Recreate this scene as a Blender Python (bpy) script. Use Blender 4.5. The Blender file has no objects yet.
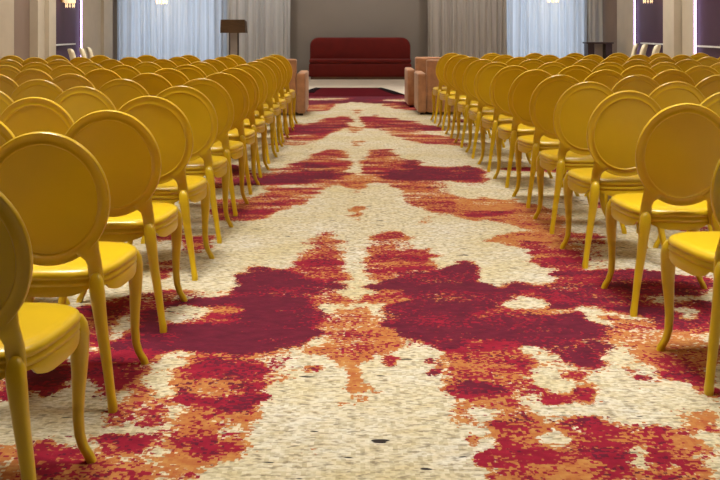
import bpy, math, random
import numpy as np
from mathutils import Vector
random.seed(7)
scene = bpy.context.scene
COL = scene.collection
H, F, PX, PY = 1.27, 881.0, 357.0, 28.0        # eye height, focal length and vanishing point of the 720x480 frame
K = H * F
R = math.radians

# ------------------------------------------------------------------ helpers
class MB:
    def __init__(self): self.v = []; self.f = []
    def add(self, vs, fs):
        o = len(self.v); self.v += [tuple(p) for p in vs]; self.f += [tuple(i + o for i in q) for q in fs]
    def box(self, x0, x1, y0, y1, z0, z1, b=0.0):
        if b <= 0:
            vs = [(x, y, z) for z in (z0, z1) for y in (y0, y1) for x in (x0, x1)]
            self.add(vs, [(0, 2, 3, 1), (4, 5, 7, 6), (0, 1, 5, 4), (2, 6, 7, 3), (0, 4, 6, 2), (1, 3, 7, 5)]); return
        cx, cy = (x0 + x1) / 2, (y0 + y1) / 2
        rings = []
        prof = []
        for k in range(5):
            a = math.pi / 2 * k / 4
            prof.append((b * (1 - math.sin(a)), z0 + b * (1 - math.cos(a))))
        top = [(i, z0 + z1 - z) for i, z in reversed(prof)]
        for ins, z in prof + top:
            rings.append([(px, py, z) for px, py in rrect(x0 + ins, x1 - ins, y0 + ins, y1 - ins, max(b - ins, .001) + .3 * b)])
        self.rings(rings, True, True)
    def rings(self, rings, cap0=True, cap1=True):
        n = len(rings[0]); vs = [p for r in rings for p in r]; fs = []
        for i in range(len(rings) - 1):
            for j in range(n):
                k = (j + 1) % n
                fs.append((i * n + j, i * n + k, (i + 1) * n + k, (i + 1) * n + j))
        if cap0: fs.append(tuple(range(n - 1, -1, -1)))
        if cap1: fs.append(tuple((len(rings) - 1) * n + j for j in range(n)))
        self.add(vs, fs)
    def lathe(self, prof, cx=0, cy=0, n=24, sx=1, sy=1):
        self.rings([[(cx + sx * r * math.cos(2 * math.pi * j / n), cy + sy * r * math.sin(2 * math.pi * j / n), z) for j in range(n)] for r, z in prof])
    def tube(self, pts, r, n=8):
        rings = []
        for i, p in enumerate(pts):
            a = Vector(pts[max(i - 1, 0)]); b = Vector(pts[min(i + 1, len(pts) - 1)]); t = (b - a).normalized()
            u = t.cross(Vector((0, 0, 1)) if abs(t.z) < .9 else Vector((1, 0, 0))).normalized(); w = t.cross(u)
            rr = r[i] if isinstance(r, (list, tuple)) else r
            rings.append([tuple(Vector(p) + rr * (math.cos(2 * math.pi * j / n) * u + math.sin(2 * math.pi * j / n) * w)) for j in range(n)])
        self.rings(rings)
    def build(self, name, mat, parent=None, smooth=40):
        me = bpy.data.meshes.new(name); me.from_pydata(self.v, [], self.f); me.update()
        import bmesh
        bm = bmesh.new(); bm.from_mesh(me); bmesh.ops.recalc_face_normals(bm, faces=bm.faces[:]); bm.to_mesh(me); bm.free()
        if mat: me.materials.append(mat)
        if smooth:
            me.polygons.foreach_set('use_smooth', [True] * len(me.polygons))
            me.set_sharp_from_angle(angle=R(smooth))
        o = bpy.data.objects.new(name, me); COL.objects.link(o)
        if parent: o.parent = parent
        return o

def rrect(x0, x1, y0, y1, r, n=4):
    r = min(r, (x1 - x0) / 2 - 1e-4, (y1 - y0) / 2 - 1e-4); out = []
    for cx, cy, a0 in ((x1 - r, y1 - r, 0), (x0 + r, y1 - r, 90), (x0 + r, y0 + r, 180), (x1 - r, y0 + r, 270)):
        for k in range(n + 1):
            a = R(a0 + 90 * k / n); out.append((cx + r * math.cos(a), cy + r * math.sin(a)))
    return out
def tag(o, label=None, cat=None, group=None, kind=None):
    if label: o['label'] = label
    if cat: o['category'] = cat
    if group: o['group'] = group
    if kind: o['kind'] = kind
    return o
def thing(name, label, cat, loc=(0, 0, 0), rz=0, group=None):
    o = bpy.data.objects.new(name, None); COL.objects.link(o); o.location = loc; o.rotation_euler = (0, 0, rz)
    o.empty_display_size = .1
    return tag(o, label, cat, group)
def dup(root, loc, rz, label, group=None):
    r = root.copy(); COL.objects.link(r); r.location = loc; r.rotation_euler = (0, 0, rz); r['label'] = label
    if group: r['group'] = group
    for ch in list(root.children):
        c = ch.copy(); COL.objects.link(c); c.parent = r
        for g in list(ch.children):
            d = g.copy(); COL.objects.link(d); d.parent = c
    return r
def floor_at(px, py):
    d = K / (py - PY); return ((px - PX) / F * d, d)
def s2l(c): return tuple(((v / 255) / 12.92 if v / 255 <= .04045 else ((v / 255 + .055) / 1.055) ** 2.4) for v in c)

# ------------------------------------------------------------------ materials
def mat(name, rgb, rough=.6, noise=0.0, nscale=6.0, bump=0.0, bscale=80.0, metallic=0.0, coat=0.0, sheen=0.0, spec=.5, stretch=(1, 1, 1)):
    m = bpy.data.materials.new(name); m.use_nodes = True; nt = m.node_tree; b = nt.nodes['Principled BSDF']
    c = s2l(rgb)
    b.inputs['Roughness'].default_value = rough; b.inputs['Metallic'].default_value = metallic
    b.inputs['Coat Weight'].default_value = coat; b.inputs['Coat Roughness'].default_value = .15
    b.inputs['Sheen Weight'].default_value = sheen; b.inputs['Specular IOR Level'].default_value = spec
    tc = nt.nodes.new('ShaderNodeTexCoord'); mp = nt.nodes.new('ShaderNodeMapping'); mp.inputs['Scale'].default_value = stretch
    nt.links.new(tc.outputs['Object'], mp.inputs['Vector'])
    n = nt.nodes.new('ShaderNodeTexNoise'); n.inputs['Scale'].default_value = nscale; n.inputs['Detail'].default_value = 4
    nt.links.new(mp.outputs['Vector'], n.inputs['Vector'])
    rp = nt.nodes.new('ShaderNodeValToRGB')
    rp.color_ramp.elements[0].position = .3; rp.color_ramp.elements[1].position = .7
    rp.color_ramp.elements[0].color = tuple(v * (1 - noise) for v in c) + (1,)
    rp.color_ramp.elements[1].color = tuple(min(1, v * (1 + noise)) for v in c) + (1,)
    nt.links.new(n.outputs['Fac'], rp.inputs['Fac']); nt.links.new(rp.outputs['Color'], b.inputs['Base Color'])
    if bump:
        n2 = nt.nodes.new('ShaderNodeTexNoise'); n2.inputs['Scale'].default_value = bscale; nt.links.new(mp.outputs['Vector'], n2.inputs['Vector'])
        bp = nt.nodes.new('ShaderNodeBump'); bp.inputs['Strength'].default_value = bump; bp.inputs['Distance'].default_value = .01
        nt.links.new(n2.outputs['Fac'], bp.inputs['Height']); nt.links.new(bp.outputs['Normal'], b.inputs['Normal'])
    return m
def emit(name, rgb, s):
    m = bpy.data.materials.new(name); m.use_nodes = True; b = m.node_tree.nodes['Principled BSDF']
    b.inputs['Base Color'].default_value = s2l(rgb) + (1,)
    b.inputs['Emission Color'].default_value = s2l(rgb) + (1,); b.inputs['Emission Strength'].default_value = s
    return m
def sheer(name, rgb, t):
    m = bpy.data.materials.new(name); m.use_nodes = True; nt = m.node_tree; nt.nodes.remove(nt.nodes['Principled BSDF'])
    out = nt.nodes['Material Output']; d = nt.nodes.new('ShaderNodeBsdfDiffuse'); tr = nt.nodes.new('ShaderNodeBsdfTranslucent'); mx = nt.nodes.new('ShaderNodeMixShader')
    tc = nt.nodes.new('ShaderNodeTexCoord'); mp = nt.nodes.new('ShaderNodeMapping'); mp.inputs['Scale'].default_value = (9, 1, .05)
    n = nt.nodes.new('ShaderNodeTexNoise'); n.inputs['Scale'].default_value = 3; rp = nt.nodes.new('ShaderNodeValToRGB')
    c = s2l(rgb)
    rp.color_ramp.elements[0].position = .35; rp.color_ramp.elements[1].position = .65
    rp.color_ramp.elements[0].color = tuple(v * .88 for v in c) + (1,); rp.color_ramp.elements[1].color = tuple(min(1, v * 1.06) for v in c) + (1,)
    L = nt.links.new
    L(tc.outputs['Object'], mp.inputs['Vector']); L(mp.outputs['Vector'], n.inputs['Vector']); L(n.outputs['Fac'], rp.inputs['Fac'])
    L(rp.outputs['Color'], d.inputs['Color']); L(rp.outputs['Color'], tr.inputs['Color'])
    mx.inputs['Fac'].default_value = t; L(d.outputs[0], mx.inputs[1]); L(tr.outputs[0], mx.inputs[2]); L(mx.outputs[0], out.inputs['Surface'])
    return m
def glass(name):
    m = bpy.data.materials.new(name); m.use_nodes = True; nt = m.node_tree; nt.nodes.remove(nt.nodes['Principled BSDF'])
    out = nt.nodes['Material Output']; a = nt.nodes.new('ShaderNodeBsdfTransparent'); g = nt.nodes.new('ShaderNodeBsdfGlossy'); g.inputs['Roughness'].default_value = .02
    mx = nt.nodes.new('ShaderNodeMixShader'); mx.inputs['Fac'].default_value = .08
    nt.links.new(a.outputs[0], mx.inputs[1]); nt.links.new(g.outputs[0], mx.inputs[2]); nt.links.new(mx.outputs[0], out.inputs['Surface'])
    return m

M_chair = mat('golden_lacquer', (214, 177, 26), .33, .07, 3.0, coat=.2, spec=.45)
M_rim = mat('golden_lacquer_rim', (214, 175, 32), .3, .07, 3.0, coat=.25, spec=.45)
M_wall = mat('taupe_wall', (150, 136, 122), .85, .04, 2)
M_brown = mat('brown_taupe_wall', (132, 112, 98), .85, .04, 2)
M_pil = mat('cream_pilaster_plaster', (190, 178, 158), .7, .05, 3)
M_purple = mat('plum_wall_panel', (64, 30, 54), .6, .06, 3)
M_groove = mat('bronze_recess', (104, 82, 52), .6, .05, 3)
M_ceil = mat('ceiling_paint', (225, 218, 205), .9, .02, 2)
M_beige = mat('beige_stone_floor', (208, 196, 178), .45, .05, 2)
M_backdrop = mat('taupe_backdrop_panel', (138, 130, 122), .8, .03, 1.5)
M_sofa = mat('dark_red_velvet', (100, 20, 14), .8, .12, 5, .2, 60, sheen=.05, spec=.25)
M_plinth = mat('brown_wood_plinth', (96, 66, 44), .5, .15, 6)
M_arm = mat('apricot_velvet', (174, 126, 90), .8, .22, 9, .25, 40, sheen=.25)
M_rug = mat('deep_red_rug', (74, 2, 13), .95, .08, 10, spec=.08)
M_black = mat('black_border', (18, 6, 9), .95, .05, 5, spec=.05)
M_dwood = mat('dark_brown_wood', (84, 60, 36), .45, .18, 8, stretch=(1, 1, 6))
M_dark = mat('dark_stained_wood', (52, 34, 30), .45, .1, 8)
M_greyp = mat('grey_acrylic', (150, 142, 140), .25, .06, 5)
M_cream = mat('cream_upholstery', (232, 220, 190), .7, .06, 8)
M_maroon = mat('maroon_fabric', (96, 40, 52), .8, .08, 8)
M_pale = mat('pale_panel', (196, 184, 176), .6, .04, 5)
M_brass = mat('brass', (200, 165, 95), .3, .04, 8, metallic=1)
M_crystal = emit('lit_crystal', (255, 226, 180), .8)
M_led = emit('white_lavender_led', (214, 196, 255), 4.5)
M_lamp = emit('warm_lamp_diffuser', (255, 240, 218), 2)
M_sheer = sheer('sheer_white_cloth', (206, 214, 224), .5)
M_greyc = sheer('grey_cloth', (206, 207, 208), .12)
M_taupec = sheer('taupe_cloth', (190, 184, 177), .08)
M_frame = mat('white_window_frame', (220, 220, 215), .5, .02, 4)
M_glass = glass('window_glass')

# ------------------------------------------------------------------ carpet
CR, CB, CT, CM, CK, CC = (.93, .72, .32), (1, .94, .82), (.94, .36, .14), (.86, .55, .24), (.42, .34, .14), (.10, .08, .04)
CRB = (.95, .78, .56)
POLY = [
 # far end towards the rug
 (CB, [(290,96),(420,96),(420,104),(395,105.5),(370,104),(355,103),(335,105),(300,106),(285,105)]),
 (CK, [(308,99),(345,98.3),(356,99.4),(345,100.2),(310,101)]), (CK, [(380,100.5),(420,99.5),(420,102),(395,102.5)]),
 (CM, [(300,106),(335,104.5),(330,111),(296,114)]), (CM, [(378,104),(415,105),(425,112),(395,110)]),
 (CT, [(352,110.5),(361,110.5),(358,115),(355,115)]),
 (CR, [(280,132),(296,126),(310,124),(325,119),(335,117),(350,117),(353,121),(352,127),(340,131),(325,135),(305,136),(283,137)]),
 (CRB, [(293,131),(318,124),(345,123),(350,127),(335,130),(310,134)]),
 (CR, [(361,118),(378,115.5),(395,120),(410,121),(425,125),(442,128),(446,134),(420,134),(400,135),(380,132),(362,128)]),
 (CRB, [(364,126),(385,124),(405,125),(437,127),(440,131),(405,132),(380,130)]),
 (CT, [(345,128),(366,128),(362,134),(348,134)]),
 (CM, [(382,132),(400,134),(430,135),(458,140),(468,148),(430,145),(400,140)]),
 (CM, [(330,133),(310,136),(288,138),(268,147),(298,147),(325,140)]),
 (CT, [(350,142),(362,142),(360,148),(352,148)]),
 # second motif
 (CM, [(318,154),(333,149),(348,153),(352,165),(351,172),(353,180),(345,185),(330,188),(318,192),(312,200),(302,207),(285,213),(262,218),(236,220),(222,216),(240,208),(256,198),(268,190),(250,186),(222,190),(205,184),(235,176),(262,173),(285,168),(295,162),(305,160)]),
 (CRB, [(225,185),(262,177),(288,171),(292,163),(303,161),(318,166),(335,169),(346,175),(338,181),(320,183),(300,187),(280,184),(262,186),(240,188)]),
 (CB, [(225,183),(262,179),(300,173),(330,174),(335,178),(300,183),(262,185)]),
 (CRB, [(216,170),(235,165),(250,172),(258,178),(240,186),(210,190)]),
 (CM, [(360,160),(372,152),(390,150),(397,157),(408,160),(420,160),(425,166),(440,168),(462,170),(470,165),(482,170),(492,180),(484,187),(470,188),(455,184),(442,182),(438,186),(442,192),(432,197),(412,198),(400,194),(393,189),(378,184),(366,178),(360,172)]),
 (CRB, [(370,176),(390,170),(404,171),(405,161),(420,160),(424,168),(445,171),(468,167),(484,174),(482,185),(450,182),(420,184),(395,183)]),
 (CB, [(375,178),(410,173),(450,174),(478,175),(478,182),(450,180),(410,182)]),
 (CK, [(432,185),(445,183),(456,188),(452,194),(440,194)]),
 (CM, [(400,192),(430,196),(442,191),(455,196),(470,200),(500,200),(520,204),(530,216),(500,217),(470,216),(440,215),(420,211),(405,204)]),
 (CT, [(343,176),(366,176),(378,181),(372,186),(364,190),(358,195),(352,195),(346,188),(338,182)]),
 (CT, [(349,209),(364,208),(362,216),(359,225),(354,225),(350,216)]),
 (CM, [(215,200),(300,198),(292,208),(275,216),(255,221),(235,227),(215,222)]), (CT, [(225,214),(280,208),(270,218),(240,226),(222,224)]),
 (CM, [(188,238),(214,238),(206,254),(184,258)]), (CR, [(140,268),(180,262),(172,279),(140,290)]), (CM, [(150,225),(185,222),(185,240),(150,245)]),
 (CT, [(440,200),(520,200),(562,215),(580,245),(592,262),(560,263),(535,259),(520,250),(500,246),(484,242),(505,236),(522,231),(505,226),(488,222),(470,222),(452,216)]),
 (CR, [(470,216),(505,213),(508,216),(480,219)]), (CR, [(515,240),(540,246),(585,257),(592,268),(560,273),(538,268),(530,256)]),
 (CM, [(420,198),(455,202),(460,210),(430,212)]), (CT, [(424,219),(432,219),(433,228),(425,228)]),
 (CK, [(570,240),(604,238),(608,266),(590,270),(578,252)]), (CR, [(560,235),(605,234),(606,244),(570,246)]),
 # third motif, left wing
 (CM, [(308,242),(320,233),(332,234),(340,246),(338,256),(347,262),(348,275),(345,287),(300,292),(283,275),(292,262),(300,250)]),
 (CR, [(284,272),(300,258),(330,258),(346,268),(348,282),(320,284)]),
 (CK, [(338,243),(350,243),(350,262),(342,258)]), (CK, [(362,243),(374,243),(370,258),(362,262)]), (CK, [(300,244),(311,243),(309,252),(299,254)]),
 (CB, [(110,312),(150,304),(175,301),(195,299),(220,297),(233,291),(237,278),(252,271),(270,268),(285,272),(300,277),(325,281),(347,288),(340,293),(318,294),(308,304),(325,311),(333,318),(325,325),(328,335),(318,342),(300,346),(285,352),(262,356),(240,360),(225,364),(205,353),(185,354),(170,352),(160,366),(150,374),(120,378),(105,352),(105,330)]),
 (CR, [(60,345),(55,322),(105,300),(160,292),(200,296),(190,303),(165,306),(150,316),(140,330),(120,345),(80,356)]),
 (CC, [(158,315),(180,308),(205,310),(211,317),(195,321),(163,322)]),
 (CM, [(205,308),(225,305),(240,311),(250,321),(230,326),(200,327),(163,326),(163,321),(200,320)]),
 (CC, [(203,300),(212,291),(233,288),(222,298)]), (CK, [(175,298),(200,293),(205,299),(180,303)]),
 (CC, [(104,340),(124,322),(139,317),(131,329),(112,344)]), (CC, [(70,300),(100,272),(150,262),(160,282),(120,298),(90,310)]),
 (CR, [(72,372),(95,355),(130,350),(160,352),(162,368),(150,376),(128,392),(112,402),(90,392)]),
 (CC, [(142,384),(163,372),(178,357),(189,354),(187,364),(176,378),(166,392),(145,402)]),
 (CM, [(172,380),(190,358),(210,355),(230,362),(255,358),(284,356),(278,372),(270,390),(262,400),(256,418),(230,420),(200,414),(180,406),(165,402)]),
 (CR, [(200,364),(225,366),(230,376),(205,384),(185,386)]), (CR, [(235,372),(262,374),(266,394),(240,396)]),
 (CRB, [(200,403),(235,400),(255,396),(262,404),(250,412),(225,413),(205,409)]), (CRB, [(165,398),(188,386),(196,396),(180,406)]),
 (CT, [(172,412),(215,412),(258,416),(256,438),(235,452),(215,468),(203,480),(203,495),(130,495),(150,470),(165,452),(178,430)]),
 (CR, [(170,446),(212,441),(215,445),(172,450)]), (CR, [(194,452),(216,450),(215,468),(200,469)]), (CM, [(190,412),(215,412),(215,432),(195,432)]),
 (CK, [(218,425),(236,419),(233,440),(217,447)]), (CC, [(214,472),(229,457),(223,480),(212,490)]), (CM, [(228,450),(242,446),(236,464),(226,468)]),
 (CK, [(148,402),(178,402),(178,415),(172,432),(160,450),(150,470),(142,440)]),
 (CR, [(140,410),(160,409),(163,422),(150,432),(138,428)]), (CM, [(135,385),(150,388),(145,402),(135,402)]),
 (CRB, [(0,375),(75,375),(70,392),(45,400),(25,396),(0,408)]), (CM, [(0,350),(60,350),(75,372),(0,378)]),
 (CR, [(32,455),(45,443),(60,448),(75,450),(92,456),(88,470),(75,480),(75,495),(30,495)]), (CR, [(94,441),(110,436),(147,440),(142,456),(120,458),(100,451)]),
 (CM, [(114,402),(137,405),(132,420),(117,430),(98,432)]), (CM, [(90,456),(145,456),(150,480),(140,495),(80,495)]), (CT, [(0,447),(20,452),(26,495),(0,495)]),
 (CM, [(50,490),(95,465),(140,460),(150,495)]),
 # third motif, right wing
 (CM, [(373,242),(382,234),(395,232),(405,236),(412,246),(425,252),(432,268),(415,274),(395,277),(378,282),(363,282),(363,262),(372,256)]),
 (CR, [(366,258),(382,256),(400,258),(425,258),(430,270),(400,277),(366,280)]), (CK, [(399,245),(408,244),(410,252),(400,252)]), (CM, [(412,252),(428,250),(440,266),(432,272)]),
 (CRB, [(500,290),(520,283),(530,288),(550,286),(560,272),(590,272),(640,272),(720,283),(720,325),(690,329),(660,331),(640,319),(620,314),(600,312),(570,306)]),
 (CB, [(362,290),(385,282),(410,275),(440,273),(455,264),(472,266),(482,282),(505,292),(525,288),(550,291),(575,297),(572,306),(598,320),(606,332),(610,345),(608,360),(602,371),(585,367),(560,360),(545,350),(530,348),(520,345),(500,342),(490,350),(470,354),(450,352),(430,350),(415,344),(405,340),(388,342),(382,336),(390,330),(383,324),(388,318),(375,312),(385,306),(403,300),(398,294),(380,294)]),
 (CR, [(505,294),(535,292),(575,300),(565,308),(548,305),(510,302)]),
 (CC, [(502,306),(515,300),(540,302),(549,309),(535,311),(505,310)]), (CM, [(466,313),(495,310),(550,311),(578,311),(572,317),(520,318),(480,317)]),
 (CM, [(450,352),(490,350),(518,343),(528,360),(537,380),(546,396),(520,400),(500,402),(470,402),(452,400),(446,380),(442,362)]),
 (CR, [(442,352),(500,343),(518,345),(520,354),(480,358),(448,362)]), (CRB, [(448,392),(470,384),(500,390),(517,394),(500,400),(475,404),(450,401)]), (CR, [(518,376),(534,378),(546,398),(530,398)]),
 (CC, [(519,344),(537,350),(558,357),(583,369),(602,375),(640,375),(660,380),(690,392),(706,405),(720,418),(690,430),(660,432),(640,425),(615,424),(590,418),(575,404),(560,396),(545,392),(537,382),(528,362)]),
 (CM, [(560,372),(588,376),(596,388),(572,386)]), (CR, [(545,396),(554,393),(567,402),(556,411),(546,406)]), (CR, [(568,394),(586,388),(592,406),(578,410)]),
 (CT, [(453,404),(480,404),(500,402),(540,402),(532,415),(545,428),(545,440),(560,450),(580,458),(600,470),(612,495),(502,495),(498,465),(492,450),(495,440),(485,428),(462,432),(453,420)]),
 (CR, [(494,428),(520,430),(537,432),(530,437),(500,434)]), (CM, [(500,404),(530,404),(526,424),(505,426)]), (CR, [(496,440),(508,438),(512,452),(500,456)]),
 (CC, [(470,412),(486,409),(493,430),(482,432)]), (CK, [(480,452),(494,468),(500,495),(486,495)]), (CC, [(529,400),(541,405),(556,422),(540,424),(533,416)]), (CC, [(543,431),(557,438),(552,455),(545,452)]),
 (CM, [(464,436),(478,437),(480,450),(468,449)]), (CR, [(480,458),(490,459),(492,468),(482,467)]),
 (CM, [(556,422),(590,420),(615,426),(640,428),(655,428),(680,432),(700,427),(720,418),(720,495),(612,495),(585,462),(566,450),(556,440)]),
 (CR, [(558,430),(576,420),(592,424),(612,430),(604,442),(586,452),(565,446)]), (CR, [(644,440),(656,424),(668,438),(690,446),(676,456),(650,452)]), (CR, [(590,452),(625,460),(640,478),(605,478)]),
 (CT, [(678,428),(720,412),(720,495),(700,480),(690,470),(674,446)]), (CC, [(625,456),(646,450),(662,468),(646,474)]), (CC, [(699,440),(704,440),(722,456),(714,456)]), (CK, [(668,472),(690,462),(696,470),(676,478)]), (CK, [(566,424),(590,432),(596,440),(574,434)]),
 (CT, [(600,314),(625,319),(640,331),(680,322),(720,332),(720,412),(700,398),(680,385),(650,370),(630,360),(610,345),(606,332)]),
 (CM, [(610,318),(640,322),(660,332),(640,340),(615,334)]), (CR, [(655,360),(690,366),(720,385),(720,400),(690,390),(660,376)]), (CRB, [(648,322),(690,320),(720,324),(720,336),(670,334)]),
 (CC, [(571,305),(590,313),(606,322),(614,330),(604,331),(593,326),(580,315)]), (CC, [(607,341),(623,352),(641,368),(672,380),(692,394),(660,390),(640,382),(615,362)]),
 (CR, [(618,364),(640,380),(664,388),(655,384),(640,374)]),
 (CC, [(672,313),(690,310),(704,318),(690,322)]), (CC, [(695,300),(720,296),(720,306)]), (CC, [(690,338),(720,333),(720,345)]), (CK, [(655,300),(690,298),(700,308),(660,308)]), (CC, [(618,317),(635,318),(632,321),(618,320)]),
 # middle tree
 (CM, [(304,305),(315,296),(327,291),(338,298),(352,304),(352,309),(330,307)]), (CM, [(360,305),(375,299),(383,292),(393,291),(402,298),(410,303),(385,307),(362,309)]),
 (CT, [(345,308),(368,308),(375,316),(385,322),(380,328),(397,338),(404,345),(395,352),(380,356),(370,362),(363,370),(363,380),(369,392),(377,395),(370,398),(360,395),(353,396),(350,405),(339,403),(345,392),(348,380),(344,370),(335,362),(325,358),(306,357),(306,350),(325,345),(332,336),(325,328),(338,318)]),
 (CM, [(340,310),(372,310),(378,322),(376,345),(362,358),(344,356),(332,342),(336,322)]),
 (CC, [(348.5,256),(361.5,256),(360.5,284),(355,289),(349,285)]), (CC, [(353.7,284),(356.3,284),(355.8,305),(354.4,305)]), (CC, [(327,312),(354,310.5),(352,313.5),(330,314)]), (CC, [(354,306.5),(384,306.8),(384,309),(356,309)]),
 (CR, [(308,369),(321,371),(318,376),(310,375)]), (CR, [(387,364),(401,360),(399,368),(391,371)]), (CRB, [(428,364),(437,366),(441,377),(434,380)]), (CM, [(436,380),(450,384),(450,398),(444,398)]),
 (CT, [(335,406),(345,407),(342,411),(335,410)]), (CT, [(350,403),(360,403),(358,407),(351,406)]), (CK, [(262,362),(288,357),(280,376),(266,392)]),
]
HIDE = 1.75
xs = np.unique(np.concatenate([np.arange(-6.35, -2.2, .09), np.arange(-2.2, 2.3, .016), np.arange(2.3, 6.4, .09), [6.35]]))
yl = [-3.0]
while yl[-1] < 16.2:
    d = yl[-1]; yl.append(d + (.3 if d < 1.5 else max(.015, d * d / K * .5)))
yl[-1] = 16.2
ys = np.array(yl)
GX, GY = np.meshgrid(xs, ys)
fld = np.zeros(GX.shape + (3,), dtype=np.float64)
def lattice(cell_x, cell_y, sd):
    g = np.random.RandomState(sd).uniform(-1, 1, (int(20 / cell_y) + 4, int(13.5 / cell_x) + 4))
    u = (GX + 6.6) / cell_x; v = (GY + 3.3) / cell_y; i = np.floor(u).astype(int); j = np.floor(v).astype(int); u = u - i; v = v - j
    u = u * u * (3 - 2 * u); v = v * v * (3 - 2 * v)
    return (g[j, i] * (1 - u) + g[j, i + 1] * u) * (1 - v) + (g[j + 1, i] * (1 - u) + g[j + 1, i + 1] * u) * v
AMP = .55 + .10 * np.clip(GY, 1, 14)                    # torn outlines of the woven motif
WX = GX + AMP * (.016 * lattice(.21, .17, 1) + .022 * lattice(.09, .06, 2) + .032 * lattice(.045, .035, 3))
WY = GY + AMP * (.016 * lattice(.21, .17, 4) + .022 * lattice(.08, .08, 5) + .032 * lattice(.04, .04, 6))
rng = random.Random(11)
for i in range(150):                                  # pattern under the rows of seats
    sx = rng.choice((-1, 1)); cx = sx * rng.uniform(HIDE, 6.3); cy = rng.uniform(-2, 16); rx = rng.uniform(.2, .9); ry = rng.uniform(.12, .45)
    e = ((GX - cx) / rx) ** 2 + ((GY - cy) / ry) ** 2 + .35 * np.sin(GX * 9 + i) * np.sin(GY * 11 + 2 * i)
    fld[e < 1] = rng.choice((CR, CM, CT, CRB, CM, CK))
def stamp(c, pts):
    pts = [(px, py) for px, py in pts]
    P = [floor_at(px, py) for px, py in pts]
    x0, x1 = min(p[0] for p in P), max(p[0] for p in P); y0, y1 = min(p[1] for p in P), max(p[1] for p in P)
    ix = np.where((xs >= x0 - .3) & (xs <= x1 + .3))[0]; iy = np.where((ys >= y0 - .3) & (ys <= y1 + .3))[0]
    if len(ix) == 0 or len(iy) == 0: return
    sl = (slice(iy[0], iy[-1] + 1), slice(ix[0], ix[-1] + 1))
    gx, gy = WX[sl], WY[sl]; ins = np.zeros(gx.shape, bool)
    for (ax, ay), (bx, by) in zip(P, P[1:] + P[:1]):
        if ay == by: continue
        t = (gy >= min(ay, by)) & (gy < max(ay, by)); ins ^= t & (gx < ax + (gy - ay) / (by - ay) * (bx - ax))
    fld[sl][ins] = c
for c, pts in POLY: stamp(c, pts)
def soften():
    global fld
    p = np.pad(fld, ((1, 1), (1, 1), (0, 0)), mode='edge')
    fld = (p[:-2, 1:-1] + p[2:, 1:-1] + p[1:-1, :-2] + p[1:-1, 2:] + 2 * p[1:-1, 1:-1]) / 6
for _ in range(3): soften()
for c, pts in POLY:
    if len(pts) <= 7 and c != CT: stamp(c, pts)
soften()

keep = fld.copy()                                       # streaky torn borders, as if threads were pulled sideways
for _ in range(26): soften()
wide = np.clip(fld, 0, 1); fld = keep
far = np.clip((GY - 2.5) / 6, 0, 1)
streak = (.32 + .4 * far) * lattice(.26, .05, 31) + (.2 + .5 * far) * lattice(.42, .12, 32) + .42 * lattice(.11, .035, 33)
fld = fld + (4 * wide * (1 - wide)) ** .7 * streak[..., None] * np.array((.62, .42, .30))
for c, pts in POLY[-15:]: stamp(c, pts)
soften()
fld *= (1 + .16 * lattice(.16, .10, 21) + .16 * lattice(.5, .3, 22))[..., None] * np.where(fld > .9, .6, 1) + np.where(fld > .9, .4, 0)

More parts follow.
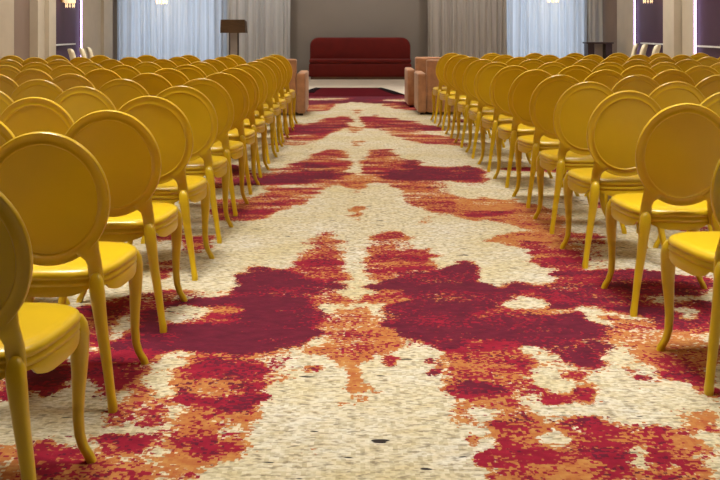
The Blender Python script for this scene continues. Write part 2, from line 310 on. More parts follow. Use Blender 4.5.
def carpet_material():
    m = bpy.data.materials.new('patterned_carpet'); m.use_nodes = True; nt = m.node_tree; b = nt.nodes['Principled BSDF']
    N = nt.nodes.new; L = nt.links.new
    b.inputs['Roughness'].default_value = .95; b.inputs['Specular IOR Level'].default_value = .15; b.inputs['Sheen Weight'].default_value = .03
    at = N('ShaderNodeAttribute'); at.attribute_name = 'weave'; sp = N('ShaderNodeSeparateColor'); L(at.outputs['Color'], sp.inputs['Color'])
    tc = N('ShaderNodeTexCoord')
    def mapped(scale, loc=(0, 0, 0)):
        q = N('ShaderNodeMapping'); q.inputs['Scale'].default_value = scale; q.inputs['Location'].default_value = loc; L(tc.outputs['Object'], q.inputs['Vector']); return q.outputs['Vector']
    def math_(op, a, c=None, clamp=False):
        q = N('ShaderNodeMath'); q.operation = op; q.use_clamp = clamp
        for i, v in enumerate((a, c)):
            if v is None: continue
            if isinstance(v, (int, float)): q.inputs[i].default_value = v
            else: L(v, q.inputs[i])
        return q.outputs[0]
    def noise(vec, scale, detail=2, lo=.3, hi=.7):
        q = N('ShaderNodeTexNoise'); q.inputs['Scale'].default_value = scale; q.inputs['Detail'].default_value = detail; L(vec, q.inputs['Vector'])
        r = N('ShaderNodeMapRange'); r.inputs[1].default_value = lo; r.inputs[2].default_value = hi; L(q.outputs['Fac'], r.inputs[0]); return r.outputs[0]
    def cells(size, loc):
        s = N('ShaderNodeVectorMath'); s.operation = 'FLOOR'; L(mapped((1 / size[0], 1 / size[1], 0), loc), s.inputs[0])
        w = N('ShaderNodeTexWhiteNoise'); w.noise_dimensions = '2D'; L(s.outputs[0], w.inputs['Vector']); return w.outputs['Value']
    def speck(loc):                                     # 0..1, woven tufts plus clumps
        a = cells((.0115, .0105), loc); c = noise(mapped((1, 1.25, 0), loc), 36, 4); e = noise(mapped((2.6, 7.5, 0), loc), 1.0, 5, .33, .67)
        v = math_('ADD', math_('ADD', math_('MULTIPLY', a, .34), math_('MULTIPLY', c, .36)), math_('MULTIPLY', e, .30)); return math_('ADD', math_('MULTIPLY', math_('SUBTRACT', v, .5), 1.55), .5)
    def mask(v, loc):
        d = math_('SUBTRACT', math_('SUBTRACT', math_('MULTIPLY', v, 1.18), .15), speck(loc)); return math_('ADD', math_('MULTIPLY', d, 14), .5, True)
    def mix(f, a, c):
        q = N('ShaderNodeMix'); q.data_type = 'RGBA'
        L(f, q.inputs[0]) if not isinstance(f, float) else None
        for s, v in ((6, a), (7, c)):
            if isinstance(v, tuple): q.inputs[s].default_value = s2l(v) + (1,)
            else: L(v, q.inputs[s])
        return q.outputs[2]
    big = noise(mapped((1, 1, 0), (3, 7, 0)), 2.2, 3); fine = cells((.014, .012), (.3, .7, 0)); med = noise(mapped((1, 1.6, 0), (5, 1, 0)), 14, 3)
    cream = mix(big, (204, 193, 156), (216, 212, 198)); cream = mix(math_('MULTIPLY', med, .55), cream, (192, 170, 116))
    cream = mix(math_('MULTIPLY', math_('POWER', fine, 2.0), .6), cream, (150, 136, 98)); cream = mix(math_('MULTIPLY', noise(mapped((40, 90, 0), (4, 9, 0)), 1.0, 2, .5, .7), .5), cream, (128, 116, 92))
    dash = noise(mapped((26, 66, 0), (1, 2, 0)), 1.0, 2, .54, .66); cream = mix(math_('MULTIPLY', dash, .55), cream, (86, 70, 52))
    rare = noise(mapped((9, 30, 0), (8, 5, 0)), 1.0, 1, .72, .745); cream = mix(rare, cream, (44, 38, 34))
    orange = mix(med, (166, 96, 46), (182, 134, 72)); orange = mix(math_('MULTIPLY', fine, .45), orange, (140, 50, 36))
    red = mix(med, (118, 11, 36), (150, 26, 48)); red = mix(math_('MULTIPLY', fine, .35), red, (120, 16, 38))
    burg = mix(med, (80, 16, 34), (104, 24, 44)); burg = mix(math_('MULTIPLY', fine, .3), burg, (74, 16, 40))
    c = mix(mask(sp.outputs[0], (0, 0, 0)), cream, orange)
    c = mix(mask(sp.outputs[1], (11.3, 4.1, 0)), c, red)
    c = mix(mask(sp.outputs[2], (2.7, 19.2, 0)), c, burg)
    L(c, b.inputs['Base Color'])
    bp = N('ShaderNodeBump'); bp.inputs['Strength'].default_value = .35; bp.inputs['Distance'].default_value = .006
    L(cells((.012, .012), (0, 0, 0)), bp.inputs['Height']); L(bp.outputs['Normal'], b.inputs['Normal'])
    return m
nx, ny = len(xs), len(ys)
cv = [(float(x), float(y), .012) for y in ys for x in xs]
cf = [(j * nx + i, j * nx + i + 1, (j + 1) * nx + i + 1, (j + 1) * nx + i) for j in range(ny - 1) for i in range(nx - 1)]
me = bpy.data.meshes.new('carpet')
edge = [i for i in range((ny - 1) * nx, ny * nx)]                     # turned-down far edge
base = len(cv); cv += [(float(x), 16.2, .001) for x in xs]
cf += [(edge[i + 1], edge[i], base + i, base + i + 1) for i in range(nx - 1)]
me.from_pydata(cv, [], cf); me.update()
ca = me.color_attributes.new('weave', 'FLOAT_COLOR', 'POINT')
arr = np.ones((len(cv), 4), dtype=np.float32); arr[:nx * ny, :3] = fld.reshape(-1, 3); arr[nx * ny:, :3] = fld[-1]
ca.data.foreach_set('color', arr.ravel())
me.materials.append(carpet_material())
carpet = bpy.data.objects.new('carpet', me); COL.objects.link(carpet)
tag(carpet, 'red, orange and cream abstract patterned carpet covering the whole hall floor', 'carpet')

# ------------------------------------------------------------------ room shell
XW, YB, YF, ZC = 6.35, 23.0, -3.0, 4.2
def struct(name, mb, m, smooth=0): return tag(mb.build(name, m, smooth=smooth), kind='structure')
m = MB(); m.box(-XW - .2, XW + .2, YF - .2, YB + .2, -.1, 0); struct('floor', m, M_beige)
m = MB(); m.box(-XW - .2, XW + .2, YF - .2, YB + .2, ZC, ZC + .1); struct('ceiling', m, M_ceil)
m = MB(); m.box(-XW - .2, -XW, YF, YB, 0, ZC); struct('wall_left', m, M_brown)
m = MB(); m.box(XW, XW + .2, YF, YB, 0, ZC); struct('wall_right', m, M_brown)
m = MB(); m.box(-XW - .2, XW + .2, YF - .2, YF, 0, ZC); struct('wall_front', m, M_wall)
WIN = ((-6.2, -3.5), (3.8, 5.9)); WZ0, WZ1 = .15, 3.5
m = MB()
for x0, x1 in ((-XW - .2, WIN[0][0]), (WIN[0][1], WIN[1][0]), (WIN[1][1], XW + .2)): m.box(x0, x1, YB, YB + .2, 0, ZC)
for x0, x1 in WIN: m.box(x0, x1, YB, YB + .2, 0, WZ0); m.box(x0, x1, YB, YB + .2, WZ1, ZC)
struct('wall_back', m, M_wall)
for i, (x0, x1) in enumerate(WIN):
    m = MB()
    for a, b_ in ((x0, x0 + .07), ((x0 + x1) / 2 - .04, (x0 + x1) / 2 + .04), (x1 - .07, x1)): m.box(a, b_, YB + .03, YB + .11, WZ0, WZ1)
    for a, b_ in ((WZ0, WZ0 + .08), (2.4, 2.47), (WZ1 - .08, WZ1)): m.box(x0 + .07, x1 - .07, YB + .04, YB + .10, a, b_)
    w = struct('window_%d' % (i + 1), m, M_frame)
    g = MB(); g.box(x0 + .05, x1 - .05, YB + .065, YB + .075, WZ0 + .05, WZ1 - .05); g.build('pane', M_glass, w, 0)
m = MB(); m.box(-1.78, 1.88, YB - .12, YB, 0, ZC, 0); tn = struct('trim_1', m, M_backdrop)
k = 2
def trim(x0, x1, y0, y1, z0, z1, mt):
    global k
    m = MB(); m.box(x0, x1, y0, y1, z0, z1); struct('trim_%d' % k, m, mt); k += 1
def side_trim(s, prot, y0, y1, z0, z1, mt):
    a, b_ = s * (XW - prot), s * XW
    trim(min(a, b_), max(a, b_), y0, y1, z0, z1, mt)
def dd(px, X=6.15): return X * F / abs(px - PX)
# left wall: near pilaster, brown bay, stepped pilaster, plum niche, far pilasters
side_trim(-1, .20, 15.0, dd(14), 0, ZC, M_pil)
side_trim(-1, .16, dd(40), dd(47), 0, ZC, M_pil); side_trim(-1, .24, dd(47), dd(54), 0, ZC, M_pil)
side_trim(-1, .03, dd(54), dd(83, 6.27), 0, ZC, M_purple)
side_trim(-1, .08, dd(83, 6.27), dd(95, 6.27), 0, ZC, M_pil); side_trim(-1, .05, dd(95, 6.27), dd(104, 6.27), 0, ZC, M_pil); side_trim(-1, .12, dd(104, 6.23), 22.45, 0, ZC, M_pil)
side_trim(-1, .06, dd(54), dd(82), .90, .93, M_frame)
# right wall
side_trim(1, .08, dd(633, 6.27), dd(617, 6.27), 0, ZC, M_pil)
side_trim(1, .03, dd(665), dd(633, 6.27), 0, ZC, M_purple)
side_trim(1, .24, dd(676), dd(665), 0, ZC, M_pil); side_trim(1, .05, dd(682, 6.25), dd(676), 0, ZC, M_groove); side_trim(1, .10, dd(693, 6.25), dd(682, 6.25), 0, ZC, M_pil)
side_trim(1, .03, 14.0, dd(693, 6.25), 0, ZC, M_purple); side_trim(1, .24, 13.6, 14.0, 0, ZC, M_pil)
side_trim(1, .06, dd(665), dd(634), .92, .95, M_frame); side_trim(1, .06, 14.0, dd(694, 6.25), .92, .95, M_frame)
# LED strips in the niches
for s, px, lb in ((-1, 83, 'white glowing light strip at the plum niche on the left wall'), (1, 633, 'white glowing light strip left of the crystal sconce on the right wall'), (1, 693, 'white glowing light strip on the plum wall nearest the right picture edge')):
    m = MB(); y = dd(px, 6.25) - .05; m.box(min(s * 6.265, s * 6.29), max(s * 6.265, s * 6.29), y, y + .025, 0, ZC - .3)
    tag(m.build('light_strip', M_led, smooth=0), lb, 'light strip', 'light strips in the wall niches')

# ------------------------------------------------------------------ curtains
def curtain(name, x0, x1, y, z0, z1, mt, label, pitch=.13, amp=.05, seed=1, lean=0.0):
    rg = random.Random(seed); us = [x0]; ph = [0.0]
    n = int((x1 - x0) / .014)
    phs, p = [], 0.0; w = pitch
    for i in range(n + 1):
        phs.append(p); p += 2 * math.pi * .014 / w
        if i % 9 == 0: w = pitch * rg.uniform(.6, 1.6)
    zs = [z0 + (z1 - z0) * t for t in (0, .12, .3, .55, .8, 1)]
    mb = MB(); vs = []
    for zi, z in enumerate(zs):
        f = 1 - .35 * zi / 5
        for i in range(n + 1):
            x = x0 + (x1 - x0) * i / n
            vs.append((x + .012 * math.sin(phs[i] * .37 + zi), y + amp * f * math.sin(phs[i]) + .35 * amp * math.sin(phs[i] * .43 + 1), z))
    fs = [(j * (n + 1) + i, j * (n + 1) + i + 1, (j + 1) * (n + 1) + i + 1, (j + 1) * (n + 1) + i) for j in range(len(zs) - 1) for i in range(n)]
    mb.add(vs, fs)
    return tag(mb.build(name, mt, smooth=180), label, 'curtain', 'curtains along the back wall')
curtain('sheer_curtain', -6.2, -3.32, 22.72, .03, 3.9, M_sheer, 'white sheer pleated curtain over the left back window', .17, .05, 3)
curtain('drape', -3.34, -1.70, 22.56, .03, 3.9, M_greyc, 'grey pleated drape behind the brown lectern', .15, .05, 5)
curtain('drape', 1.80, 3.84, 22.52, .03, 3.9, M_taupec, 'taupe grey pleated drape right of the red sofa', .15, .05, 8)
curtain('sheer_curtain', 3.80, 5.92, 22.72, .03, 3.9, M_sheer, 'white sheer pleated curtain over the right back window', .17, .05, 12)
curtain('drape', 5.90, 6.28, 22.55, .03, 3.9, M_greyc, 'narrow grey drape in the right back corner', .13, .04, 14)

# ------------------------------------------------------------------ golden chair
BW, BHT, BZ = .212, .233, .703
LEAN = .165
def back_pt(u, v, w):                                  # leaning plane of the round back
    L_ = math.hypot(1, LEAN)
    return (u, -.248 - v * LEAN / L_ + w / L_, BZ + v / L_ + w * LEAN / L_)
def disc_rings(prof, n=48):
    return [[back_pt(r * BW * math.cos(2 * math.pi * j / n), r * BHT * math.sin(2 * math.pi * j / n), w) for j in range(n)] for r, w in prof]
def sec(c, hx, hy, n=12, e=.75, rot=0.0):
    out = []
    for j in range(n):
        a = 2 * math.pi * j / n; ca_, sa = math.cos(a), math.sin(a)
        x = hx * math.copysign(abs(ca_) ** e, ca_); y = hy * math.copysign(abs(sa) ** e, sa)
        out.append((c[0] + x * math.cos(rot) - y * math.sin(rot), c[1] + x * math.sin(rot) + y * math.cos(rot), c[2]))
    return out
def seat_outline(a):
    ca_, sa = math.cos(a), math.sin(a); e = .55
    x = math.copysign(abs(ca_) ** e, ca_); y = math.copysign(abs(sa) ** e, sa)
    yy = .005 + .205 * y; wdt = .212 + .028 * y
    return x * wdt, yy + (.018 * (1 - x * x) if y > 0 else -.008 * (1 - x * x))
def make_chair(label):
    t = thing('round_back_chair', label, 'chair')
    n = 56; rings = []
    for s, z in ((.02, .461), (.3, .4605), (.6, .459), (.82, .456), (.93, .451), (.98, .443), (1.0, .432), (.995, .425), (.972, .421), (.975, .416), (.992, .412), (.994, .402), (.975, .398), (.978, .394), (.99, .388), (.985, None), (.93, None), (.9, .40), (.02, .405)):
        ring = []
        for j in range(n):
            a = 2 * math.pi * j / n; x, y = seat_outline(a)
            zz = z if z is not None else .352 + .03 * (abs(math.sin(2 * a)) ** 2.2) + (.012 if math.sin(a) < -.5 else 0)
            ring.append((x * s, .005 + (y - .005) * s, zz))
        rings.append(ring)
    m = MB(); m.rings(rings); m.build('seat', M_chair, t, 50)
    m = MB(); m.rings(disc_rings([(.01, -.004), (.3, -.0045), (.55, -.006), (.78, -.0065), (.82, -.0065), (.835, .0), (.82, .005), (.5, .004), (.01, .003)])); m.build('back_panel', M_chair, t, 50)
    prof = [(.805, -.0035), (.818, -.0085), (.832, -.0105), (.848, -.0095), (.87, -.0065), (.90, -.0062), (.94, -.0068), (.96, -.0082), (.975, -.0098), (.989, -.0092), (.998, -.005), (1.0, .0), (.997, .005), (.985, .008), (.95, .0085), (.90, .007), (.85, .007), (.815, .004)]
    rr = disc_rings(prof); m = MB(); m.rings(rr + [rr[0]], False, False); m.build('back_rim', M_rim, t, 50)
    for s in (-1, 1):
        m = MB(); rings = []
        for (cx, cz, dx, dz, hw, th) in ((.128, .551, .74, .67, .050, .008), (.132, .535, .80, .60, .043, .010), (.137, .518, .90, .44, .034, .011), (.143, .495, .98, .2, .027, .012), (.146, .47, 1, 0, .025, .013), (.151, .43, 1, 0, .025, .015), (.154, .385, 1, 0, .023, .015)):
            ring = []
            cy = -.248 - (cz - BZ) * LEAN if cz > .5 else (-.203 if cz > .48 else -.19)
            for j in range(12):
                a = 2 * math.pi * j / 12; p = hw * math.copysign(abs(math.cos(a)) ** .8, math.cos(a)); q = th * math.copysign(abs(math.sin(a)) ** .6, math.sin(a))
                ring.append((s * (cx + p * dx), cy + q, cz + p * dz))
            rings.append(ring)
        m.rings(rings); m.build('back_post', M_chair, t, 60)
    for s in (-1, 1):
        m = MB()
        m.rings([sec((s * x, y, z), hx, hy) for x, y, z, hx, hy in ((.154, -.205, .446, .006, .006), (.154, -.208, .440, .015, .014), (.156, -.211, .42, .0235, .021), (.161, -.214, .38, .0245, .0225), (.169, -.217, .32, .022, .020), (.179, -.22, .25, .019, .018), (.191, -.225, .18, .0172, .0172), (.203, -.234, .11, .015, .0155), (.214, -.245, .05, .014, .015), (.221, -.253, .018, .0155, .0165), (.222, -.255, 0, .0145, .0155))])
        m.build('leg', M_chair, t, 60)
        m = MB()
        m.rings([sec((s * x, y, z), hx, hy) for x, y, z, hx, hy in ((.186, .165, .425, .026, .026), (.192, .172, .40, .032, .032), (.197, .178, .37, .031, .031), (.2, .182, .32, .0265, .0265), (.2, .182, .26, .0225, .0225), (.2, .172, .19, .018, .018), (.202, .162, .13, .0158, .0158), (.208, .156, .08, .0145, .015), (.219, .155, .045, .014, .015), (.233, .158, .02, .015, .016), (.241, .160, 0, .014, .015))])
        m.build('leg', M_chair, t, 60)
    return t
ORD = ['zeroth', 'first', 'second', 'third', 'fourth', 'fifth', 'sixth', 'seventh', 'eighth', 'ninth', 'tenth', 'eleventh', 'twelfth', 'thirteenth']
proto = None
def put_chair(side, row, seat, x, y, rz):
    global proto
    if seat == 1: lb = 'golden round-backed chair at the aisle, %s block, %s row from the camera' % (side, ORD[row])
    else: lb = 'golden round-backed chair, %s block, %s row from the camera, %s seat from the aisle' % (side, ORD[row], ORD[seat])
    grp = 'golden chairs in the %s block' % side
    if proto is None:
        proto = make_chair(lb); proto.location = (x, y, .012); proto.rotation_euler = (0, 0, rz); proto['group'] = grp
    else: dup(proto, (x, y, .012), rz, lb, grp)
rj = random.Random(5)
nch = 0
for r_ in range(1, 14):
    dr = 2.16 + .755 * (r_ - 1)
    s_ = 1
    while True:
        x = -1.031 - .54 * (s_ - 1); y = dr + .225 - .05 * (s_ - 1)
        if r_ == 1: x += .022; y += .01
        if (x + .21) * F / (y - .3) + PX < 3: break
        j = 0 if s_ == 1 else 1
        put_chair('left', r_, s_, x + j * rj.uniform(-.015, .015), y + j * rj.uniform(-.02, .02), R(rj.uniform(-2, 2))); nch += 1; s_ += 1
for r_ in range(1, 13):
    dr = 3.07 + .775 * (r_ - 1); e = 1.205 if dr < 6.3 else 1.205 - (dr - 6.3) * .0315
    s_ = 1
    while True:
        x = e + (.229 if r_ < 3 else .209) + .545 * (s_ - 1); y = dr + .255
        if r_ == 1: x -= .008; y -= .04
        if (x - .21) * F / (y - .3) + PX > 717: break
        j = 0 if s_ == 1 else 1
        put_chair('right', r_, s_, x + j * rj.uniform(-.015, .015), y + j * rj.uniform(-.02, .02), R(rj.uniform(-2, 2))); nch += 1; s_ += 1
for o in list(COL.objects):
    if o.name.startswith('round_back_chair') and o.location.x < 0: o.scale = (1, 1, .989)

# ------------------------------------------------------------------ sofa, rug, armchairs
so = thing('sofa', 'long dark red sofa with rounded back against the taupe backdrop', 'sofa', (.08, 22.1, 0))
def round_panel(mb, hw, y0, y1, z0, z1, r, b=.03):
    base = [(p[0], p[1]) for p in rrect(-hw, hw, z0, z1, r, 8)]
    out = []
    flat = []
    for x, z in base:
        flat.append((x, max(z, z0)))
    cz = (z0 + z1) / 2
    for y, ins in ((y0, b), (y0 + b * .3, b * .3), (y0 + b, 0), (y1 - b, 0), (y1 - b * .3, b * .3), (y1, b)):
        out.append([(x * (1 - ins / hw), y, cz + (z - cz) * (1 - ins / (z1 - cz))) for x, z in flat])
    mb.rings(out)
m = MB(); round_panel(m, 1.27, .1, .42, .06, 1.03, .22, .06); m.build('backrest', M_sofa, so)
m = MB(); m.box(-1.27, 1.27, -.4, .12, .06, .40, .05); m.build('base', M_sofa, so)
m = MB(); m.box(-1.26, 1.26, -.40, .12, .40, .50, .04); m.build('seat_cushion', M_sofa, so)
m = MB(); m.box(-1.22, 1.22, -.36, .36, 0, .06); m.build('plinth', M_plinth, so, 0)

rp_ = [(296, 98), (303, 93.5), (309, 90.6), (316, 88.3), (381, 88.3), (393, 91.5), (405, 95.6), (416, 98)]
pts = [floor_at(*p) for p in rp_]; pts = [(x, max(y, 16.21)) for x, y in pts]
rug = MB(); rug.rings([[(x, y, z) for x, y in pts] for z in (.001, .014)]); rug = rug.build('rug', M_rug, None, 0)
tag(rug, 'deep red rug with cut corners in front of the sofa', 'rug')
m = MB()
for a, b_ in ((1, 2), (2, 3), (4, 5), (5, 6)):
    (ax, ay), (bx, by) = pts[a], pts[b_]
    n_ = Vector((-(by - ay), bx - ax, 0)).normalized() * .0; c = Vector((.0, 17, 0))
    def inn(x, y): v = (c - Vector((x, y, 0))).normalized() * .22; return (x + v.x, y + v.y)
    q = [(ax, ay), (bx, by), inn(bx, by), inn(ax, ay)]
    m.rings([[(x, y, z) for x, y in q] for z in (.0145, .019)])
m.build('border', M_black, rug, 0)['label'] = 'black border along the cut corners'

def make_armchair(label, loc, sc=1.0):
    t = thing('armchair', label, 'armchair', loc, 0, 'apricot armchairs in front of the chair rows')
    t.scale = (sc, sc, sc)
    W_ = .64
    for s in (-1, 1):
        m = MB(); a, b_ = (0, .12) if s < 0 else (W_ - .12, W_); m.box(a, b_, 0, .84, .03, .57, .025); m.build('arm', M_arm, t)
    m = MB(); m.box(.12, W_ - .12, 0, .16, .03, .76, .03); m.build('backrest', M_arm, t)
    m = MB(); m.box(.125, W_ - .125, .16, .82, .05, .3, .02); m.build('base', M_arm, t)
    m = MB(); m.box(.13, W_ - .13, .16, .84, .3, .44, .04); m.build('seat_cushion', M_arm, t)
    for fx in (.06, W_ - .06):
        for fy in (.07, .77):
            m = MB(); m.box(fx - .025, fx + .025, fy - .025, fy + .025, 0, .035); m.build('foot', M_dark, t, 0)
    return t
a0 = make_armchair('apricot velvet armchair beyond the last left aisle chair', (-.74 - .64 * 1.07, 12.62, .012), 1.07)
def dup_arm(x, y, label): return dup(a0, (x, y, .012), 0, label)
a1 = dup_arm(.883, 12.75, 'apricot velvet armchair right of the aisle, nearer to the camera'); a1.scale = (1.05, 1.05, 1.05)
a2 = dup_arm(.80, 13.95, 'apricot velvet armchair right of the aisle, nearer to the sofa'); a2.scale = (1.05, 1.05, 1.05)

# ------------------------------------------------------------------ lectern, tables, benches, cream chairs
lc = thing('lectern', 'brown topped lectern on grey column before the left drape', 'lectern', (-2.79, 20.0, 0))
m = MB(); m.box(-.24, .24, -.2, .2, 0, .05, .015); m.build('base', M_dwood, lc)
m = MB(); m.box(-.085, .085, -.05, .05, .05, 1.17); m.build('column', M_greyp, lc, 0)
for s in (-1, 1):
    m = MB(); m.box(s * .095 - .012, s * .095 + .012, -.06, .06, .05, 1.17); m.build('column_edge', M_dark, lc, 0)
m = MB(); m.rings([rr for rr in ([(x, y, 1.16) for x, y in rrect(-.285, .285, -.22, .2, .02)], [(x, y, 1.42 + (.03 if y < 0 else 0)) for x, y in rrect(-.275, .265, -.22, .2, .02)], [(x, y, 1.43 + (.03 if y < 0 else 0)) for x, y in rrect(-.265, .255, -.21, .19, .02)])]); m.build('desk', M_dwood, lc)

ct = thing('console_table', 'dark console table in the right back corner', 'table', (5.72, 20.9, 0))
m = MB(); m.box(-.32, .32, -.2, .2, .90, .935, .008); m.build('tabletop', M_dark, ct)
for s in (-1, 1):
    m = MB(); m.box(s * .21 - .075, s * .21 + .075, -.17, .17, 0, .90); m.build('pedestal', M_dark, ct, 0)
m = MB(); m.box(-.135, .135, .1, .14, .02, .90); p_ = m.build('back_panel', M_pale, ct, 0); p_['label'] = 'pale panel between the dark pedestals'

def bench(label, x, y, w, cu0, cu1):
    t = thing('bench', label, 'bench', (x, y, 0), 0, 'low benches under the sheer curtains')
    m = MB(); m.box(-w / 2, w / 2, -.22, .22, .30, .43, .03); m.build('seat', M_cream, t)
    for sx in (-1, 1):
        for sy in (-1, 1):
            m = MB(); m.box(sx * (w / 2 - .08) - .025, sx * (w / 2 - .08) + .025, sy * .16 - .025, sy * .16 + .025, 0, .3); m.build('leg', M_dark, t, 0)
    m = MB(); m.box(x + cu0, x + cu1, y - .17, y + .15, .432, .55, .045)
    tag(m.build('cushion', M_maroon), 'maroon cushion lying on the cream bench ' + ('below the left sheer curtain' if x < 0 else 'in the right back corner'), 'cushion', 'maroon cushions on benches')
bench('low cream bench below the left sheer curtain', -4.82, 20.9, 1.3, -.58, -.12)
bench('low cream bench below the right sheer curtain', 5.2, 20.4, .4, -.15, .12)

def make_dining(label, loc, rz):
    t = thing('upholstered_chair', label, 'chair', loc, rz, 'cream chairs along the side walls')
    m = MB(); m.box(-.22, .22, -.2, .24, .38, .48, .035); m.build('seat', M_cream, t)
    m = MB(); rings = []
    for z, y in ((.42, -.2), (.55, -.21), (.7, -.235), (.85, -.275), (.93, -.305), (.96, -.318)):
        h = .21 if z < .9 else (.19 if z < .95 else .16); th = .04 if z < .95 else .022
        rings.append([(px, y + py, z) for px, py in rrect(-h, h, -th, th, .03)])
    m.rings(rings); m.build('backrest', M_cream, t)
    for sx in (-1, 1):
        for sy in (-.17, .2):
            m = MB(); m.tube([(sx * .18, sy, .39), (sx * .19, sy * 1.08, 0)], [.022, .014]); m.build('leg', M_dark, t)
    return t
c0 = make_dining('cream upholstered chair by the left wall, farthest from its light strip', (-5.34, 17.25, .0), R(-62)); c0.scale = (.85, .85, .9)
for lb, x, y, a in (('cream upholstered chair by the left wall, middle of three', -5.36, 18.0, -66), ('cream upholstered chair by the left wall, nearest its light strip', -5.45, 18.75, -64),
                    ('cream upholstered chair by the right wall, nearest its light strip', 5.66, 18.75, 66), ('cream upholstered chair by the right wall, middle of three', 5.6, 18.0, 62), ('cream upholstered chair by the right wall, beside the double pilaster', 5.62, 17.3, 60)):
    q_ = dup(c0, (x, y, .0), R(a), lb); q_.scale = (.85, .85, .9) if x < 0 else (.9, .9, .98)

# ------------------------------------------------------------------ lamps
def make_sconce(label, y, s, z0):
    t = thing('wall_sconce', label, 'wall lamp', (s * 6.32, y, z0), 0, 'crystal sconces on the plum walls')
    m = MB(); m.box(min(0, -s * .03), max(0, -s * .03), -.07, .07, .12, .45); m.build('back_plate', M_brass, t, 0)
    m = MB(); m.lathe([(.10, .10), (.115, .11), (.115, .40), (.10, .41)], -s * .17, 0, 20); m.build('crystal_shade', M_crystal, t)
    m = MB(); m.lathe([(.12, .40), (.125, .405), (.125, .43), (.12, .435)], -s * .17, 0, 20); m.build('top_ring', M_brass, t)
    for i in range(10):
        a = 2 * math.pi * i / 10; m = MB(); cx, cy = -s * .17 + .09 * math.cos(a), .09 * math.sin(a)
        m.lathe([(.003, .0), (.016, .035), (.012, .07), (.003, .11)], cx, cy, 6); m.build('crystal_drop', M_crystal, t, 0)
make_sconce('lit crystal wall sconce on the left plum niche', dd(70, 6.15), -1, 1.70)
make_sconce('lit crystal wall sconce on the right plum niche', dd(648, 6.15), 1, 1.79)
def make_chandelier(label, x, y, z0):
    t = thing('chandelier', label, 'chandelier', (x, y, z0), 0, 'crystal chandeliers before the windows')
    m = MB(); m.tube([(0, 0, .15), (0, 0, ZC - z0)], .015); m.build('stem', M_brass, t)
    m = MB(); m.lathe([(.02, ZC - z0 - .06), (.09, ZC - z0 - .03), (.09, ZC - z0 - .001)], 0, 0, 20); m.build('ceiling_rose', M_brass, t)
    for rr_, zz in ((.13, .16), (.24, .34)):
        m = MB(); m.tube([(rr_ * math.cos(2 * math.pi * i / 24), rr_ * math.sin(2 * math.pi * i / 24), zz) for i in range(25)], .012); m.build('ring', M_brass, t)
        for i in range(int(rr_ * 70)):
            a = 2 * math.pi * i / int(rr_ * 70); m = MB()
            m.lathe([(.003, zz - .15), (.018, zz - .11), (.014, zz - .06), (.003, zz - .01)], rr_ * math.cos(a), rr_ * math.sin(a), 6); m.build('crystal_drop', M_crystal, t, 0)
    m = MB(); m.lathe([(.004, -.0), (.03, .03), (.035, .06), (.01, .12)], 0, 0, 8); m.build('crystal_drop', M_crystal, t, 0)
    for i in range(6):
        a = 2 * math.pi * i / 6; m = MB(); m.tube([(0, 0, .5), (.15 * math.cos(a), .15 * math.sin(a), .3), (.24 * math.cos(a), .24 * math.sin(a), .34)], .008); m.build('candle_arm', M_brass, t)
        m = MB(); m.lathe([(.012, .35), (.03, .40), (.022, .45), (.004, .49)], .24 * math.cos(a), .24 * math.sin(a), 10); m.build('bulb', M_crystal, t)
    l = bpy.data.lights.new('chandelier_glow', 'POINT'); l.energy = 14; l.color = (1, .82, .58); l.shadow_soft_size = .15
    o = bpy.data.objects.new('chandelier_glow', l); COL.objects.link(o); o.location = (x, y - .0, z0 + .08)
make_chandelier('lit crystal chandelier hanging before the left sheer curtain', -4.9, 22.1, 1.86)
make_chandelier('lit crystal chandelier hanging before the right sheer curtain', 4.92, 22.1, 1.90)

LE, WE = 29, 34
def area(name, loc, sx, sy, e, col, rot=(0, 0, 0)):
    l = bpy.data.lights.new(name, 'AREA'); l.shape = 'RECTANGLE'; l.size = sx; l.size_y = sy; l.energy = e; l.color = col
    o = bpy.data.objects.new(name, l); COL.objects.link(o); o.location = loc; o.rotation_euler = rot; return o
NUMW = {-4.5: 'outer left', -1.5: 'inner left', 1.5: 'inner right', 4.5: 'outer right'}
fx = None
for j, y in enumerate((3.5, 7.0, 10.5, 14.0, 17.4)):
    for x in NUMW:
        lb = 'square recessed ceiling lamp, %s column, %s row from the camera' % (NUMW[x], ORD[j + 1])
        if fx is None:
            fx = thing('ceiling_lamp', lb, 'ceiling lamp', (x, y, ZC), 0, 'recessed ceiling lamps')
            m = MB(); m.box(-.65, .65, -.65, -.6, -.03, 0); m.box(-.65, .65, .6, .65, -.03, 0); m.box(-.65, -.6, -.6, .6, -.03, 0); m.box(.6, .65, -.6, .6, -.03, 0); m.build('frame', M_frame, fx, 0)
            m = MB(); m.box(-.6, .6, -.6, .6, -.012, 0); m.build('diffuser', M_lamp, fx, 0)
        else: dup(fx, (x, y, ZC), 0, lb)
        area('ceiling_lamp_light', (x, y, ZC - .035), 1.15, 1.15, LE * (1.55 if j == 0 else 1), (1.0, .98, .945)).data.spread = R(80)
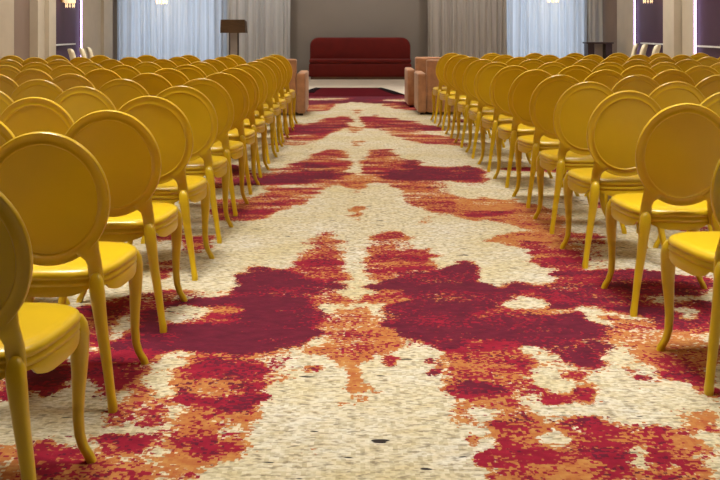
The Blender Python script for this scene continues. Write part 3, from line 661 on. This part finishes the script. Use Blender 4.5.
# side wall washers; the unseen ones over the back wall are added fill
wf = None
for nm, x, y in (('left back drape, added fill', -2.6, 20.9), ('red sofa, added fill', 0.0, 20.9), ('right back drape, added fill', 2.7, 20.9), ('left plum niche', -5.3, 18.6), ('right plum niche', 5.3, 18.6), ('left brown bay', -5.3, 15.9), ('right double pilaster', 5.3, 15.9)):
    lb = 'small round ceiling spotlight above the ' + nm
    if wf is None:
        wf = thing('ceiling_spotlight', lb, 'ceiling lamp', (x, y, ZC), 0, 'ceiling spotlights along the walls')
        m = MB(); m.lathe([(.12, 0), (.12, -.05), (.10, -.05), (.10, -.02)], 0, 0, 20); m.build('housing', M_frame, wf)
        m = MB(); m.lathe([(.095, -.02), (.095, -.03)], 0, 0, 20); m.build('lamp', M_lamp, wf)
    else: dup(wf, (x, y, ZC), 0, lb)
    sx = 0 if abs(x) < 5 else (1 if x > 0 else -1)
    area('spotlight_beam', (x, y, ZC - .06), .3, .3, WE * (.62 if abs(x) < 5 else 1.2), (1.0, .96, .91), (R(25) if sx == 0 else 0, R(-25) * sx, 0)).data.spread = R(130)
for (x0, x1) in WIN: area('daylight', ((x0 + x1) / 2, YB + .35, 1.8), x1 - x0, 3.3, 44, (.86, .93, 1.0), (R(-90), 0, 0))
w = bpy.data.worlds.new('World'); scene.world = w; w.use_nodes = True
w.node_tree.nodes['Background'].inputs['Color'].default_value = (.7, .8, 1, 1); w.node_tree.nodes['Background'].inputs['Strength'].default_value = .6

# ------------------------------------------------------------------ camera
cd = bpy.data.cameras.new('camera'); cam = bpy.data.objects.new('camera', cd); COL.objects.link(cam)
cam.location = (0, 0, H); cam.rotation_euler = (R(90), 0, 0)
cd.sensor_width = 36; cd.lens = F / 720 * 36; cd.shift_x = (360 - PX) / 720; cd.shift_y = -(240 - PY) / 720
cd.clip_start = .05; cd.clip_end = 100
scene.camera = cam
vs = scene.view_settings; vs.view_transform = 'Standard'; vs.look = 'None'; vs.exposure = 0.0; vs.gamma = 1; vs.use_curve_mapping = False
